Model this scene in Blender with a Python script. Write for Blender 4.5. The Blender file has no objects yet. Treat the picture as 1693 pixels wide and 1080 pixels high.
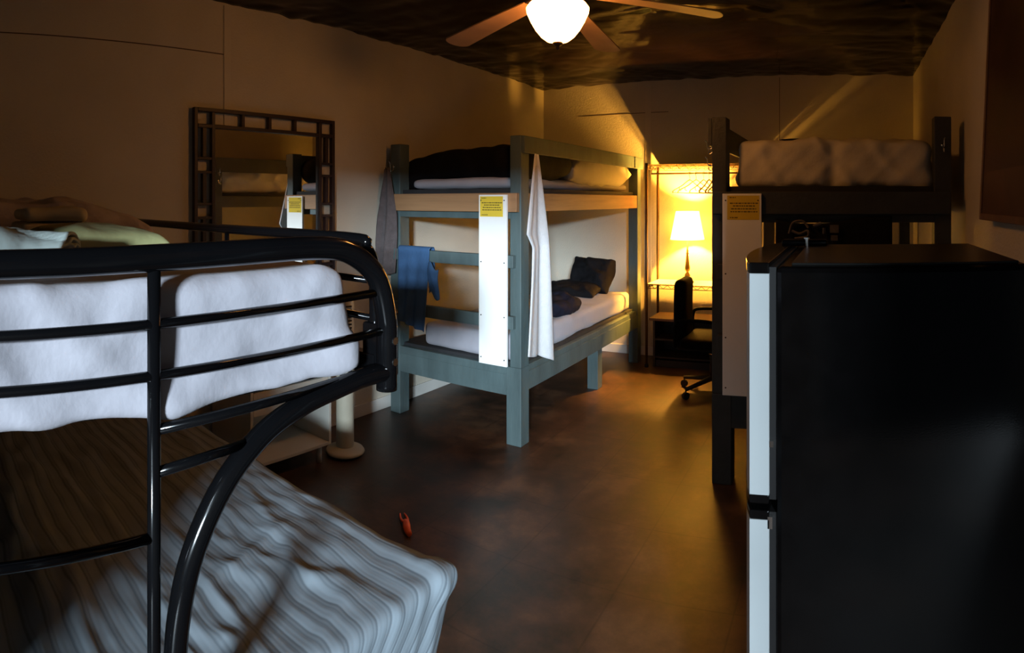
import bpy, bmesh, math, random
from mathutils import Vector, Matrix, noise
random.seed(4)
S = bpy.context.scene
C = S.collection
PI = math.pi

# ------------------------------------------------------------------ materials
def nodes(name):
    m = bpy.data.materials.new(name); m.use_nodes = True
    nt = m.node_tree; b = nt.nodes['Principled BSDF']
    return m, nt, b

def mat(name, col, rough=.6, var=.12, scale=6., bump=.0, bscale=60., metal=0., spec=.5, stretch=(1,1,1), coat=0., sheen=0.):
    """procedural Principled: colour mottled by noise, optional bump"""
    m, nt, b = nodes(name)
    tc = nt.nodes.new('ShaderNodeTexCoord'); mp = nt.nodes.new('ShaderNodeMapping')
    mp.inputs['Scale'].default_value = stretch
    nt.links.new(tc.outputs['Object'], mp.inputs['Vector'])
    n = nt.nodes.new('ShaderNodeTexNoise'); n.inputs['Scale'].default_value = scale; n.inputs['Detail'].default_value = 5
    nt.links.new(mp.outputs['Vector'], n.inputs['Vector'])
    r = nt.nodes.new('ShaderNodeValToRGB')
    r.color_ramp.elements[0].position = .3; r.color_ramp.elements[1].position = .7
    r.color_ramp.elements[0].color = tuple(c*(1-var) for c in col)+(1,)
    r.color_ramp.elements[1].color = tuple(min(1, c*(1+var)) for c in col)+(1,)
    nt.links.new(n.outputs['Fac'], r.inputs['Fac']); nt.links.new(r.outputs['Color'], b.inputs['Base Color'])
    b.inputs['Roughness'].default_value = rough; b.inputs['Metallic'].default_value = metal
    b.inputs['Specular IOR Level'].default_value = spec
    b.inputs['Coat Weight'].default_value = coat
    b.inputs['Sheen Weight'].default_value = sheen
    if bump:
        n2 = nt.nodes.new('ShaderNodeTexNoise'); n2.inputs['Scale'].default_value = bscale; n2.inputs['Detail'].default_value = 4
        nt.links.new(mp.outputs['Vector'], n2.inputs['Vector'])
        bp = nt.nodes.new('ShaderNodeBump'); bp.inputs['Strength'].default_value = bump; bp.inputs['Distance'].default_value = .01
        nt.links.new(n2.outputs['Fac'], bp.inputs['Height']); nt.links.new(bp.outputs['Normal'], b.inputs['Normal'])
    return m

def emis(name, col, st):
    m, nt, b = nodes(name)
    b.inputs['Base Color'].default_value = (.8, .75, .6, 1)
    b.inputs['Emission Color'].default_value = col+(1,); b.inputs['Emission Strength'].default_value = st
    return m

M = {}
M['wall'] = mat('cream_wall_paint', (.56, .51, .42), .75, .06, 2.5, .25, 90)
M['board'] = mat('white_painted_board', (.87, .88, .86), .55, .03, 5)
M['trim'] = mat('white_trim', (.6, .58, .54), .6, .05, 5)
M['seam'] = mat('dark_panel_gap', (.10, .07, .05), .9, .1, 8)
M['batten'] = mat('cream_batten_paint', (.58, .53, .44), .7, .06, 4)
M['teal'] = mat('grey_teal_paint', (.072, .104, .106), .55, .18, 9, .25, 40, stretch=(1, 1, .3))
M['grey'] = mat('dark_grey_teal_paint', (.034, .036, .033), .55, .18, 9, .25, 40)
M['pine'] = mat('bare_pine', (.33, .18, .085), .6, .18, 5, .2, 30, stretch=(.4, .4, 6))
M['darkwood'] = mat('dark_bed_base', (.018, .018, .02), .8, .2, 8)
M['blackmetal'] = mat('black_enamelled_tube', (.003, .003, .0035), .14, .1, 8, spec=.3)
M['chrome'] = mat('chrome', (.7, .7, .68), .2, .05, 8, metal=1)
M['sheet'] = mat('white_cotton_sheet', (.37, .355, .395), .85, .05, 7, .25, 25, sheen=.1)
M['cream'] = mat('cream_cotton', (.58, .53, .42), .85, .08, 7, .3, 25)
M['greencream'] = mat('yellow_green_cotton', (.34, .33, .15), .85, .08, 7, .3, 25)
M['cyancloth'] = mat('pale_cyan_cotton', (.36, .41, .39), .85, .08, 7, .3, 25)
M['lavender'] = mat('grey_lavender_fleece', (.48, .43, .52), .95, .2, 12, .5, 60)
M['blackcloth'] = mat('black_cotton', (.0045, .004, .005), .9, .3, 12, .4, 30, spec=.2)
M['navycloth'] = mat('dark_navy_cotton', (.008, .008, .017), .9, .3, 12, .4, 30, spec=.2)
M['greytowel'] = mat('grey_terry', (.10, .08, .08), .95, .15, 30, .6, 200)
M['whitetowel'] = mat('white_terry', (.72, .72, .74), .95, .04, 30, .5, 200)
M['bluecloth'] = mat('blue_cotton', (.03, .085, .19), .9, .15, 10, .4, 40)
M['mirrorframe'] = mat('dark_red_bamboo_wood', (.022, .008, .008), .5, .3, 10)
M['white_lam'] = mat('white_laminate', (.60, .58, .52), .5, .04, 6)
M['beigeplastic'] = mat('beige_plastic', (.50, .46, .36), .45, .05, 6)
M['darkplastic'] = mat('dark_plastic', (.008, .007, .007), .55, .1, 10, spec=.3)
M['fridge'] = mat('black_fridge_enamel', (.003, .0026, .0026), .12, .2, 20, .01, 300, spec=.2)
M['fridgetop'] = mat('black_fridge_top', (.012, .011, .010), .3, .2, 20, .03, 300)
M['silver'] = mat('silver_door_skin', (.36, .38, .385), .45, .04, 6)
M['bookcase'] = mat('dark_brown_wood', (.022, .012, .008), .6, .3, 6, stretch=(1, 1, 6))
M['desktop'] = mat('brown_wood_top', (.20, .10, .045), .5, .2, 6, stretch=(1, 6, 6))
M['leather'] = mat('black_chair_leather', (.003, .0024, .0024), .8, .25, 14, .2, 60, spec=.05)
M['brass'] = mat('aged_brass', (.42, .25, .07), .35, .2, 10, metal=.8)
M['wire'] = mat('bronze_wire', (.14, .085, .035), .4, .2, 20, metal=.7)
M['hanger'] = mat('clear_grey_plastic', (.05, .04, .01), .4, .1, 10)
M['brownhanger'] = mat('dark_brown_hanger', (.05, .022, .01), .5, .1, 10)
M['note'] = mat('yellow_paper', (.72, .52, .04), .8, .05, 9)
M['ink'] = mat('dark_ink', (.10, .07, .01), .8, .1, 30)
M['orange'] = mat('orange_plastic', (.95, .14, .03), .5, .08, 10)
M['blade'] = mat('brown_fan_blade', (.30, .17, .08), .5, .2, 6)
M['bronze'] = mat('dark_bronze', (.03, .016, .010), .4, .2, 10, metal=.6)
M['picture'] = mat('dark_red_brown_print', (.055, .022, .016), .35, .35, 3)
M['pictureband'] = mat('brown_print_band', (.10, .05, .028), .4, .3, 4)
M['pictureframe'] = mat('worn_gilt_frame', (.16, .085, .05), .45, .25, 12)
M['print'] = mat('faded_pale_print', (.10, .09, .085), .9, .4, 25)
M['paper'] = mat('white_paper', (.6, .58, .5), .8, .05, 9)
M['bowl'] = emis('lit_alabaster_glass', (1., .40, .09), 27.)
M['shade'] = emis('lit_linen_shade', (1., .48, .055), 19.)
M['bulb'] = emis('lit_bulb', (1., .6, .16), 20.)

def mirror_glass():
    m, nt, b = nodes('mirror_glass')
    b.inputs['Metallic'].default_value = 1; b.inputs['Roughness'].default_value = .02
    n = nt.nodes.new('ShaderNodeTexNoise'); n.inputs['Scale'].default_value = 2
    r = nt.nodes.new('ShaderNodeValToRGB'); r.color_ramp.elements[0].color = (.72, .70, .66, 1); r.color_ramp.elements[1].color = (.78, .76, .72, 1)
    nt.links.new(n.outputs['Fac'], r.inputs['Fac']); nt.links.new(r.outputs['Color'], b.inputs['Base Color'])
    return m
M['mirror'] = mirror_glass()

def floor_mat():
    m, nt, b = nodes('brown_vinyl_floor')
    tc = nt.nodes.new('ShaderNodeTexCoord')
    n = nt.nodes.new('ShaderNodeTexNoise'); n.inputs['Scale'].default_value = 3.2; n.inputs['Detail'].default_value = 9; n.inputs['Roughness'].default_value = .68
    nt.links.new(tc.outputs['Object'], n.inputs['Vector'])
    r = nt.nodes.new('ShaderNodeValToRGB')
    r.color_ramp.elements[0].position = .38; r.color_ramp.elements[0].color = (.026, .0165, .0095, 1)
    r.color_ramp.elements[1].position = .66; r.color_ramp.elements[1].color = (.125, .058, .028, 1)
    e = r.color_ramp.elements.new(.52); e.color = (.064, .030, .0165, 1)
    nt.links.new(n.outputs['Fac'], r.inputs['Fac'])
    br = nt.nodes.new('ShaderNodeTexBrick'); br.offset = 0
    br.inputs['Scale'].default_value = 1; br.inputs['Brick Width'].default_value = .46; br.inputs['Row Height'].default_value = .46
    br.inputs['Mortar Size'].default_value = .004; br.inputs['Color1'].default_value = (1, 1, 1, 1); br.inputs['Color2'].default_value = (.93, .93, .93, 1); br.inputs['Mortar'].default_value = (.6, .6, .6, 1)
    nt.links.new(tc.outputs['Object'], br.inputs['Vector'])
    mx = nt.nodes.new('ShaderNodeMix'); mx.data_type = 'RGBA'; mx.blend_type = 'MULTIPLY'; mx.inputs[0].default_value = .8
    nt.links.new(r.outputs['Color'], mx.inputs[6]); nt.links.new(br.outputs['Color'], mx.inputs[7])
    nt.links.new(mx.outputs[2], b.inputs['Base Color'])
    r2 = nt.nodes.new('ShaderNodeMapRange'); r2.inputs['To Min'].default_value = .32; r2.inputs['To Max'].default_value = .5
    nt.links.new(n.outputs['Fac'], r2.inputs['Value']); nt.links.new(r2.outputs['Result'], b.inputs['Roughness'])
    bp = nt.nodes.new('ShaderNodeBump'); bp.inputs['Strength'].default_value = .12; bp.inputs['Distance'].default_value = .01
    nt.links.new(n.outputs['Fac'], bp.inputs['Height']); nt.links.new(bp.outputs['Normal'], b.inputs['Normal'])
    return m
M['floor'] = floor_mat()

def plastic_mat():
    m, nt, b = nodes('black_plastic_sheeting')
    tc = nt.nodes.new('ShaderNodeTexCoord')
    mp = nt.nodes.new('ShaderNodeMapping'); mp.inputs['Scale'].default_value = (1, 1.2, 1); mp.inputs['Rotation'].default_value = (0, 0, .5)
    nt.links.new(tc.outputs['Object'], mp.inputs['Vector'])
    n = nt.nodes.new('ShaderNodeTexNoise'); n.inputs['Scale'].default_value = 1.3; n.inputs['Detail'].default_value = 2; n.inputs['Distortion'].default_value = 1.2
    nt.links.new(mp.outputs['Vector'], n.inputs['Vector'])
    bp = nt.nodes.new('ShaderNodeBump'); bp.inputs['Strength'].default_value = .3; bp.inputs['Distance'].default_value = .06
    nt.links.new(n.outputs['Fac'], bp.inputs['Height']); nt.links.new(bp.outputs['Normal'], b.inputs['Normal'])
    r = nt.nodes.new('ShaderNodeValToRGB'); r.color_ramp.elements[0].color = (.004, .002, .002, 1); r.color_ramp.elements[1].color = (.010, .005, .004, 1)
    nt.links.new(n.outputs['Fac'], r.inputs['Fac']); nt.links.new(r.outputs['Color'], b.inputs['Base Color'])
    b.inputs['Roughness'].default_value = .13; b.inputs['Specular IOR Level'].default_value = .3; b.inputs['IOR'].default_value = 1.25
    return m
M['plastic'] = plastic_mat()

def stripe_mat():
    """woven cover: dark seersucker stripes running along the bed (constant y), slightly wandering"""
    m, nt, b = nodes('striped_grey_blue_cover')
    tc = nt.nodes.new('ShaderNodeTexCoord'); sp = nt.nodes.new('ShaderNodeSeparateXYZ')
    nt.links.new(tc.outputs['Object'], sp.inputs['Vector'])
    n = nt.nodes.new('ShaderNodeTexNoise'); n.inputs['Scale'].default_value = 5; n.inputs['Detail'].default_value = 4
    nt.links.new(tc.outputs['Object'], n.inputs['Vector'])
    def math_(op, a, bb):
        q = nt.nodes.new('ShaderNodeMath'); q.operation = op
        for i, v in enumerate((a, bb)):
            if isinstance(v, (int, float)): q.inputs[i].default_value = v
            else: nt.links.new(v, q.inputs[i])
        return q.outputs[0]
    yz = math_('SUBTRACT', sp.outputs['Y'], math_('MULTIPLY', sp.outputs['Z'], .6))
    w = math_('ADD', yz, math_('MULTIPLY', n.outputs['Fac'], .020))
    s1 = math_('SINE', math_('MULTIPLY', w, 2*PI/.05), 0)
    s2 = math_('SINE', math_('MULTIPLY', w, 2*PI/.0166), 0)
    v = math_('ADD', math_('MULTIPLY', s1, .75), math_('MULTIPLY', s2, .25))
    r = nt.nodes.new('ShaderNodeValToRGB')
    r.color_ramp.elements[0].position = .02; r.color_ramp.elements[0].color = (.225, .265, .30, 1)
    r.color_ramp.elements[1].position = .80; r.color_ramp.elements[1].color = (.118, .142, .165, 1)
    e = r.color_ramp.elements.new(.45); e.color = (.205, .24, .27, 1)
    nt.links.new(v, r.inputs['Fac']); nt.links.new(r.outputs['Color'], b.inputs['Base Color'])
    bp = nt.nodes.new('ShaderNodeBump'); bp.inputs['Strength'].default_value = .2; bp.inputs['Distance'].default_value = .002; bp.invert = True
    nt.links.new(v, bp.inputs['Height']); nt.links.new(bp.outputs['Normal'], b.inputs['Normal'])
    b.inputs['Roughness'].default_value = .9
    return m
M['stripe'] = stripe_mat()

# ------------------------------------------------------------------ mesh helpers
def box(bm, x0, x1, y0, y1, z0, z1):
    if x0 > x1: x0, x1 = x1, x0
    v = [bm.verts.new(p) for p in ((x0,y0,z0),(x1,y0,z0),(x1,y1,z0),(x0,y1,z0),(x0,y0,z1),(x1,y0,z1),(x1,y1,z1),(x0,y1,z1))]
    for f in ((0,3,2,1),(4,5,6,7),(0,1,5,4),(1,2,6,5),(2,3,7,6),(3,0,4,7)): bm.faces.new([v[i] for i in f])
    return bm

def boxes(*bs):
    bm = bmesh.new()
    for b in bs: box(bm, *b)
    return bm

def tube(bm, pts, r, seg=12, caps=True):
    pts = [Vector(p) for p in pts]; rings = []
    t0 = (pts[1]-pts[0]).normalized()
    up = Vector((0,0,1)) if abs(t0.z) < .9 else Vector((1,0,0))
    nrm = t0.cross(up).normalized()
    for i, p in enumerate(pts):
        t = ((pts[i]-pts[i-1]).normalized() if i else t0) + ((pts[i+1]-pts[i]).normalized() if i < len(pts)-1 else Vector())
        t.normalize()
        nrm = (nrm - t*nrm.dot(t)).normalized(); bi = t.cross(nrm)
        rr = r[i] if isinstance(r, (list, tuple)) else r
        rings.append([bm.verts.new(p+(nrm*math.cos(a)+bi*math.sin(a))*rr) for a in [2*PI*k/seg for k in range(seg)]])
    for a, b in zip(rings, rings[1:]):
        for k in range(seg): bm.faces.new((a[k], a[(k+1)%seg], b[(k+1)%seg], b[k]))
    if caps: bm.faces.new(rings[0][::-1]); bm.faces.new(rings[-1])
    return bm

def tubes(*ts, seg=12):
    bm = bmesh.new()
    for pts, r in ts: tube(bm, pts, r, seg)
    return bm

def smooth_path(ctrl, n=8):
    """Catmull-Rom through the control points"""
    c = [Vector(p) for p in ctrl]; c = [c[0]*2-c[1]]+c+[c[-1]*2-c[-2]]; out = []
    for i in range(1, len(c)-2):
        p0, p1, p2, p3 = c[i-1:i+3]
        for k in range(n):
            t = k/n
            out.append(.5*((2*p1)+(p2-p0)*t+(2*p0-5*p1+4*p2-p3)*t*t+(3*p1-p0-3*p2+p3)*t**3))
    out.append(c[-2]); return out

def lathe(bm, prof, cx, cy, seg=32, sx=1., sy=1.):
    rings = [[bm.verts.new((cx+r*sx*math.cos(2*PI*k/seg), cy+r*sy*math.sin(2*PI*k/seg), z)) for k in range(seg)] for r, z in prof]
    for a, b in zip(rings, rings[1:]):
        for k in range(seg): bm.faces.new((a[k], a[(k+1)%seg], b[(k+1)%seg], b[k]))
    if prof[0][0] > 1e-4: bm.faces.new(rings[0][::-1])
    if prof[-1][0] > 1e-4: bm.faces.new(rings[-1])
    return bm

def fbm(p, f=1., o=3):
    s, a = 0, 1
    for _ in range(o): s += a*noise.noise(Vector(p)*f); f *= 2.03; a *= .5
    return s
def ridge(p, f=1.):
    """sharp creases: 1 on a crease, falling off"""
    return max(0, 1-abs(noise.noise(Vector(p)*f))*5)

def soft_box(x0, x1, y0, y1, z0, z1, r, step=.04, disp=None):
    """rounded box of quads; disp(p, n) -> offset along the normal (float) or Vector"""
    bm = bmesh.new(); cache = {}
    lo, hi = Vector((x0,y0,z0)), Vector((x1,y1,z1))
    n = [max(2, round((hi[i]-lo[i])/step)) for i in range(3)]
    def vert(ijk):
        if ijk in cache: return cache[ijk]
        p = Vector([lo[i]+(hi[i]-lo[i])*ijk[i]/n[i] for i in range(3)])
        q = Vector([min(max(p[i], lo[i]+r), hi[i]-r) for i in range(3)])
        d = p-q
        nn = d.normalized() if d.length > 1e-9 else Vector((0,0,1))
        p2 = q+nn*r
        if disp:
            o = disp(p2, nn); p2 = p2+(o if isinstance(o, Vector) else nn*o)
        cache[ijk] = bm.verts.new(p2); return cache[ijk]
    for ax in range(3):
        a, b = (ax+1)%3, (ax+2)%3
        for side in (0, n[ax]):
            for i in range(n[a]):
                for j in range(n[b]):
                    c = []
                    for di, dj in ((0,0),(1,0),(1,1),(0,1)):
                        k = [0,0,0]; k[ax] = side; k[a] = i+di; k[b] = j+dj; c.append(vert(tuple(k)))
                    if side == 0: c.reverse()
                    bm.faces.new(c)
    return bm

def pillow(cx, cy, cz, lx, ly, t, rz=0, tilt=0, seed=0, n=26, wr=.012):
    """pillow with pinched corners; tilt turns it about its long axis"""
    bm = bmesh.new(); g = {}
    R = Matrix.Translation((cx,cy,cz)) @ Matrix.Rotation(rz, 4, 'Z') @ Matrix.Rotation(tilt, 4, 'X')
    for s in (1, -1):
        for i in range(n+1):
            for j in range(n+1):
                u, v = 2*i/n-1, 2*j/n-1
                if s == -1 and (i in (0,n) or j in (0,n)): g[(s,i,j)] = g[(1,i,j)]; continue
                h = t/2*((1-u**4)*(1-v**4))**.5
                k = 1-.07*(1-u*u)*abs(v)**3-.0
                k2 = 1-.07*(1-v*v)*abs(u)**3
                p = Vector((u*lx/2*k2, v*ly/2*k, s*h))
                q = p+Vector((seed*3.1, 0, 0))
                p.z += s*(fbm(q, 7)*wr + .6*wr*ridge(q, 5))*min(1, h/(t*.2))
                g[(s,i,j)] = bm.verts.new(R @ p)
    for s in (1, -1):
        for i in range(n):
            for j in range(n):
                f = [g[(s,i,j)], g[(s,i+1,j)], g[(s,i+1,j+1)], g[(s,i,j+1)]]
                if s == -1: f.reverse()
                try: bm.faces.new(f)
                except ValueError: pass
    return bm

def sheet(fn, nu, nv):
    """open grid from fn(u, v) with u, v in 0..1"""
    bm = bmesh.new()
    g = [[bm.verts.new(fn(i/nu, j/nv)) for j in range(nv+1)] for i in range(nu+1)]
    for i in range(nu):
        for j in range(nv): bm.faces.new((g[i][j], g[i+1][j], g[i+1][j+1], g[i][j+1]))
    return bm

BASE = {}
def obj(name, bm, m, parent=None, smooth=False, bevel=0, solid=0, label=None, subsurf=0):
    """link bm as ONE mesh object; geometry is given in world space"""
    bmesh.ops.recalc_face_normals(bm, faces=bm.faces)
    if parent is not None: off = BASE[parent.name]
    else:
        xs = [v.co for v in bm.verts]
        off = Vector(((min(c.x for c in xs)+max(c.x for c in xs))/2, (min(c.y for c in xs)+max(c.y for c in xs))/2, min(c.z for c in xs)))
    for v in bm.verts: v.co -= off
    me = bpy.data.meshes.new(name); bm.to_mesh(me); bm.free()
    me.materials.append(m)
    if smooth:
        for p in me.polygons: p.use_smooth = True
    o = bpy.data.objects.new(name, me); C.objects.link(o)
    if parent is None: o.location = off
    else: o.parent = parent
    BASE[o.name] = off.copy()
    if solid:
        md = o.modifiers.new('thickness', 'SOLIDIFY'); md.thickness = solid; md.offset = 0
    if subsurf:
        md = o.modifiers.new('smooth', 'SUBSURF'); md.levels = md.render_levels = subsurf
    if bevel:
        md = o.modifiers.new('bevel', 'BEVEL'); md.width = bevel; md.segments = 2; md.limit_method = 'ANGLE'; md.harden_normals = False
    if label: o['label'] = label
    return o

def thing(name, label, cat, loc, group=None):
    o = bpy.data.objects.new(name, None); o.empty_display_size = .1; C.objects.link(o); o.location = loc
    BASE[o.name] = Vector(loc); o['label'] = label; o['category'] = cat
    if group: o['group'] = group
    return o
def tag(o, label, cat, group=None):
    o['label'] = label; o['category'] = cat
    if group: o['group'] = group
    return o
def struct(o): o['kind'] = 'structure'; return o

# ------------------------------------------------------------------ the room
XL, XR, YB, YF, HC = -3.017, .634, 5.563, -1.25, 2.667
XE, YE = 1.30, 1.12       # unseen entrance end, widened on the right to let the daylight reach in
T = .1
struct(obj('floor', boxes((XL-T, XE+T, YF-T, YB+T, -.1, 0)), M['floor']))
struct(obj('wall_left', boxes((XL-T, XL, YF-T, YB+T, 0, HC+.1)), M['wall']))
struct(obj('wall_right', boxes((XR, XR+T, YE, YB+T, 0, HC+.1), (XR+T, XE+T, YE, YE+T, 0, HC+.1), (XE, XE+T, YF-T, YE, 0, HC+.1)), M['wall']))
struct(obj('wall_back', boxes((XL, XR, YB, YB+T, 0, HC+.1)), M['wall']))
DX0, DX1, DZ = -.17, 1.14, 2.03      # open doorway behind the camera
struct(obj('wall_front', boxes((XL, DX0, YF-T, YF, 0, HC+.1), (DX1, XE, YF-T, YF, 0, HC+.1), (DX0, DX1, YF-T, YF, DZ, HC+.1)), M['wall']))
struct(obj('trim_1', boxes((DX0-.07, DX0, YF, YF+.02, 0, DZ+.07), (DX0, DX1, YF, YF+.02, DZ, DZ+.07)), M['trim'], bevel=.003))
# ceiling: sagging black plastic sheet, fixed at the walls
def ceil_pt(u, v):
    x = XL+(XE-XL)*u; y = YF+(YB-YF)*v
    e = max(0, min(1, min(u, 1-u)*9, min(v, 1-v)*14, abs(x-XR)*3+(.0 if y > YE else 1)))
    z = HC - .012 + e*(.022*fbm((x, y*1.4, 3), .9, 2) + .007*ridge((x*.8, y*1.6, 8), 1.1) + .004*ridge((x*2+y, y*1.5, 1), 2.1))
    z += (1-e)*.014*fbm((x*5, y*5, 2), 1.3, 2)
    return Vector((x, y, z))
struct(obj('ceiling', sheet(ceil_pt, 180, 260), M['plastic'], smooth=True, solid=.004))
# panel joints, battens and skirting
struct(obj('trim_2', boxes((XL, XL+.002, -.6, 1.85, 2.348, 2.354)), M['seam']))
struct(obj('trim_3', boxes((XL, XL+.006, 1.83, 1.88, 1.0, HC-.03)), M['batten'], bevel=.002))
struct(obj('trim_4', boxes((XL+.4, XL+1.35, YB-.002, YB, 2.348, 2.354)), M['seam']))
struct(obj('trim_5', boxes((-.602, -.597, YB-.002, YB, 0, HC-.03)), M['seam']))
struct(obj('trim_6', boxes((-1.90, -1.84, YB-.006, YB, 0, HC-.03)), M['batten'], bevel=.002))
struct(obj('baseboard_left', boxes((XL, XL+.012, YF, YB, 0, .085)), M['trim'], bevel=.003))
struct(obj('baseboard_back', boxes((XL+.012, XR, YB-.012, YB, 0, .085)), M['trim'], bevel=.003))

# ------------------------------------------------------------------ wooden bunk beds
def note(parent, x0, x1, yf, z0, z1, sd):
    n = obj('paper_notice', boxes((x0, x1, yf-.0012, yf, z0, z1)), M['note'], parent, label='yellow paper notice taped at the top of the board')
    rnd = random.Random(sd); W, H = x1-x0, z1-z0
    def line(fz, fx0, fx1, th):
        x = x0+W*fx0; bm = bmesh.new()
        while x < x0+W*fx1:
            l = W*rnd.uniform(.035, .11); e = min(x+l, x0+W*fx1)
            box(bm, x, e, yf-.0018, yf-.0011, z0+H*fz, z0+H*(fz+th)); x = e+W*.02
        obj('text_line', bm, M['ink'], n)
    line(.90, .07, .27, .035)
    for fz, a, b in ((.66, .08, .96), (.55, .18, .86), (.43, .12, .90), (.31, .10, .94)): line(fz, a, b, .045)
    line(.07, .08, .34, .04)

def bunk(label, xr, sx, W, y0, L, Hp, paint, upper, guard):
    t = thing('wooden_bunk_bed', label, 'bunk bed', (xr-sx*W/2, y0+L/2, 0))
    X = lambda s: xr-sx*s
    def B(s0, s1, a, b, z0, z1): return (X(s0), X(s1), a, b, z0, z1)
    P = M[paint]; y1 = y0+L
    lower = .478
    obj('post', boxes(B(0, .078, y0, y0+.10, lower, Hp), B(0, .104, y0-.001, y0+.10, 0, lower)), P, t, bevel=.004)
    obj('post', boxes(B(W-.09, W, y0, y0+.10, 0, Hp)), P, t, bevel=.004)
    obj('post', boxes(B(0, .09, y1-.09, y1, 0, Hp)), M[guard], t, bevel=.004)
    obj('post', boxes(B(W-.09, W, y1-.09, y1, 0, Hp)), P, t, bevel=.004)
    # lower deck
    obj('end_rail', boxes(B(.104, W-.09, y0+.004, y0+.045, .30, lower), B(.104, W-.09, y0+.001, y0+.004, .345, .43)), P, t, bevel=.003)
    obj('end_rail', boxes(B(.09, W-.09, y1-.05, y1-.01, .32, lower)), P, t, bevel=.003)
    obj('side_rail', boxes(B(.012, .052, y0+.10, y1-.09, .325, lower), B(.004, .012, y0+.10, y1-.09, .325, .44)), P, t, bevel=.003)
    obj('side_rail', boxes(B(W-.05, W-.01, y0+.10, y1-.09, .325, lower)), P, t, bevel=.003)
    obj('bed_base', boxes(B(.052, W-.05, y0+.045, y1-.05, .44, .497)), M['darkwood'], t, label='black lower bed base')
    for s in (.03, W-.12): obj('support_leg', boxes(B(s, s+.09, y0+1.24, y0+1.33, 0, .325)), P, t, bevel=.003)
    # upper deck
    U = M[upper]
    obj('end_rail', boxes(B(.010, W-.012, y0-.036, y0-.001, 1.429, 1.545)), U, t, bevel=.003, label='bare pine upper end rail' if upper == 'pine' else None)
    obj('end_rail', boxes(B(.09, W-.09, y1-.05, y1-.01, 1.429, 1.545)), U, t, bevel=.003)
    obj('under_rail', boxes(B(.078, W-.09, y0+.002, y0+.04, 1.385, 1.428)), P, t, bevel=.003)
    obj('side_rail', boxes(B(.006, .045, y0+.10, y1-.09, 1.429, 1.545)), U, t, bevel=.003, label='bare pine upper side rail' if upper == 'pine' else None)
    obj('side_rail', boxes(B(W-.05, W-.01, y0+.10, y1-.09, 1.429, 1.545)), U, t, bevel=.003)
    obj('bed_base', boxes(B(.045, W-.05, y0+.03, y1-.05, 1.44, 1.575)), M['darkwood'], t, label='black upper bed base')
    obj('guard_rail', boxes(B(-.022, -.001, y0+.005, y1, 1.79, Hp-.003)), M[guard], t, bevel=.003)
    # ladder on the foot end, with a long white board screwed over it
    for z0, z1 in ((1.088, 1.165), (.716, .795)):
        obj('ladder_rung', boxes(B(.035, W-.02, y0-.036, y0-.002, z0, z1)), P, t, bevel=.003)
    bd = obj('white_board', boxes(B(.068, .272, y0-.055, y0-.038, .49, 1.535)), M['board'], t, bevel=.002, label='long white board screwed over the ladder')
    for z in (.53, .79, 1.12, 1.50):
        for s in (.085, .255):
            obj('screw', tube(bmesh.new(), [(X(s), y0-.0575, z), (X(s), y0-.053, z)], .004, 8), M['bronze'], bd)
    xs = sorted((X(.094), X(.262)))
    note(bd, xs[0], xs[1], y0-.055, 1.40, 1.525, 3 if sx > 0 else 9)
    return t, X

def hook(parent, p, d):
    """wire coat hook screwed at p, sticking out along d"""
    p = Vector(p); d = Vector(d); u = Vector((0,0,1))
    pts = smooth_path([p, p+d*.018-u*.012, p+d*.034-u*.006, p+d*.038+u*.022, p+d*.05+u*.034], 5)
    pts2 = smooth_path([p-u*.012, p+d*.012-u*.034, p+d*.028-u*.036, p+d*.03-u*.018], 5)
    bm = tubes((pts, .0035), (pts2, .0035), seg=8); tube(bm, [p-d*.001, p+d*.004], .011, 12)
    return obj('coat_hook', bm, M['chrome'], parent, smooth=True, label='chrome coat hook')

AX, AY, AW, AL = -1.870, 3.159, 1.071, 2.19
bunkA, XA = bunk('grey-teal wooden bunk bed with pine upper rails, beside the lit lamp rack', AX, 1, AW, AY, AL, 1.897, 'teal', 'pine', 'teal')
hook(bunkA, (XA(AW-.03), AY-.001, 1.74), (0, -1, 0))
BX, BY, BW, BL = -.697, 3.13, 1.255, 2.12
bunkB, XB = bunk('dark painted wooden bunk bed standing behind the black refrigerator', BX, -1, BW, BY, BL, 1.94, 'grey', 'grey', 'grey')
hook(bunkB, (BX, BY+.05, 1.79), (-1, 0, 0))
hook(bunkB, (BX, BY+.06, 1.70), (-1, 0, 0))
hook(bunkB, (XB(BW-.045), BY-.001, 1.79), (0, -1, 0))

# bedding on bunk A
def wr(a, f, sd=0, k=.5):
    return lambda p, n: a*fbm(p+Vector((sd, sd*.7, 0)), f, 3)+a*k*ridge(p+Vector((sd, 0, sd)), f*.6)
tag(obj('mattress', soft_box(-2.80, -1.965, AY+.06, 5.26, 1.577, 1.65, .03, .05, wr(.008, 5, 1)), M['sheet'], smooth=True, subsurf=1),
    'thin white mattress under the black duvet on the pine-railed upper bunk', 'mattress')
def duv(p, n):
    k = .03*fbm(p, 3.2, 3)+.02*ridge(p+Vector((3, 1, 0)), 2.2)
    o = n*k
    # sags to the foot end on the wall side, thick to the room side
    if n.z > -.2: o.z += -.07*max(0, (-2.55-p.x)/.33)*(p.z-1.62)/.2
    o.z -= .075*max(0, min(1, (-2.72-p.x)/.12))*max(0, min(1, (1.80-p.z)/.1))
    o.z -= .03*max(0, min(1, (-2.3-p.x)/.4))*max(0, min(1, (1.76-p.z)/.05))*(.6+.4*math.sin(p.x*9))
    return o
tag(obj('duvet', soft_box(-2.90, -1.915, AY+.085, 4.02, 1.655, 1.845, .085, .035, duv), M['blackcloth'], smooth=True, subsurf=1),
    'bunched black duvet on the foot of the pine-railed upper bunk', 'duvet')
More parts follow.
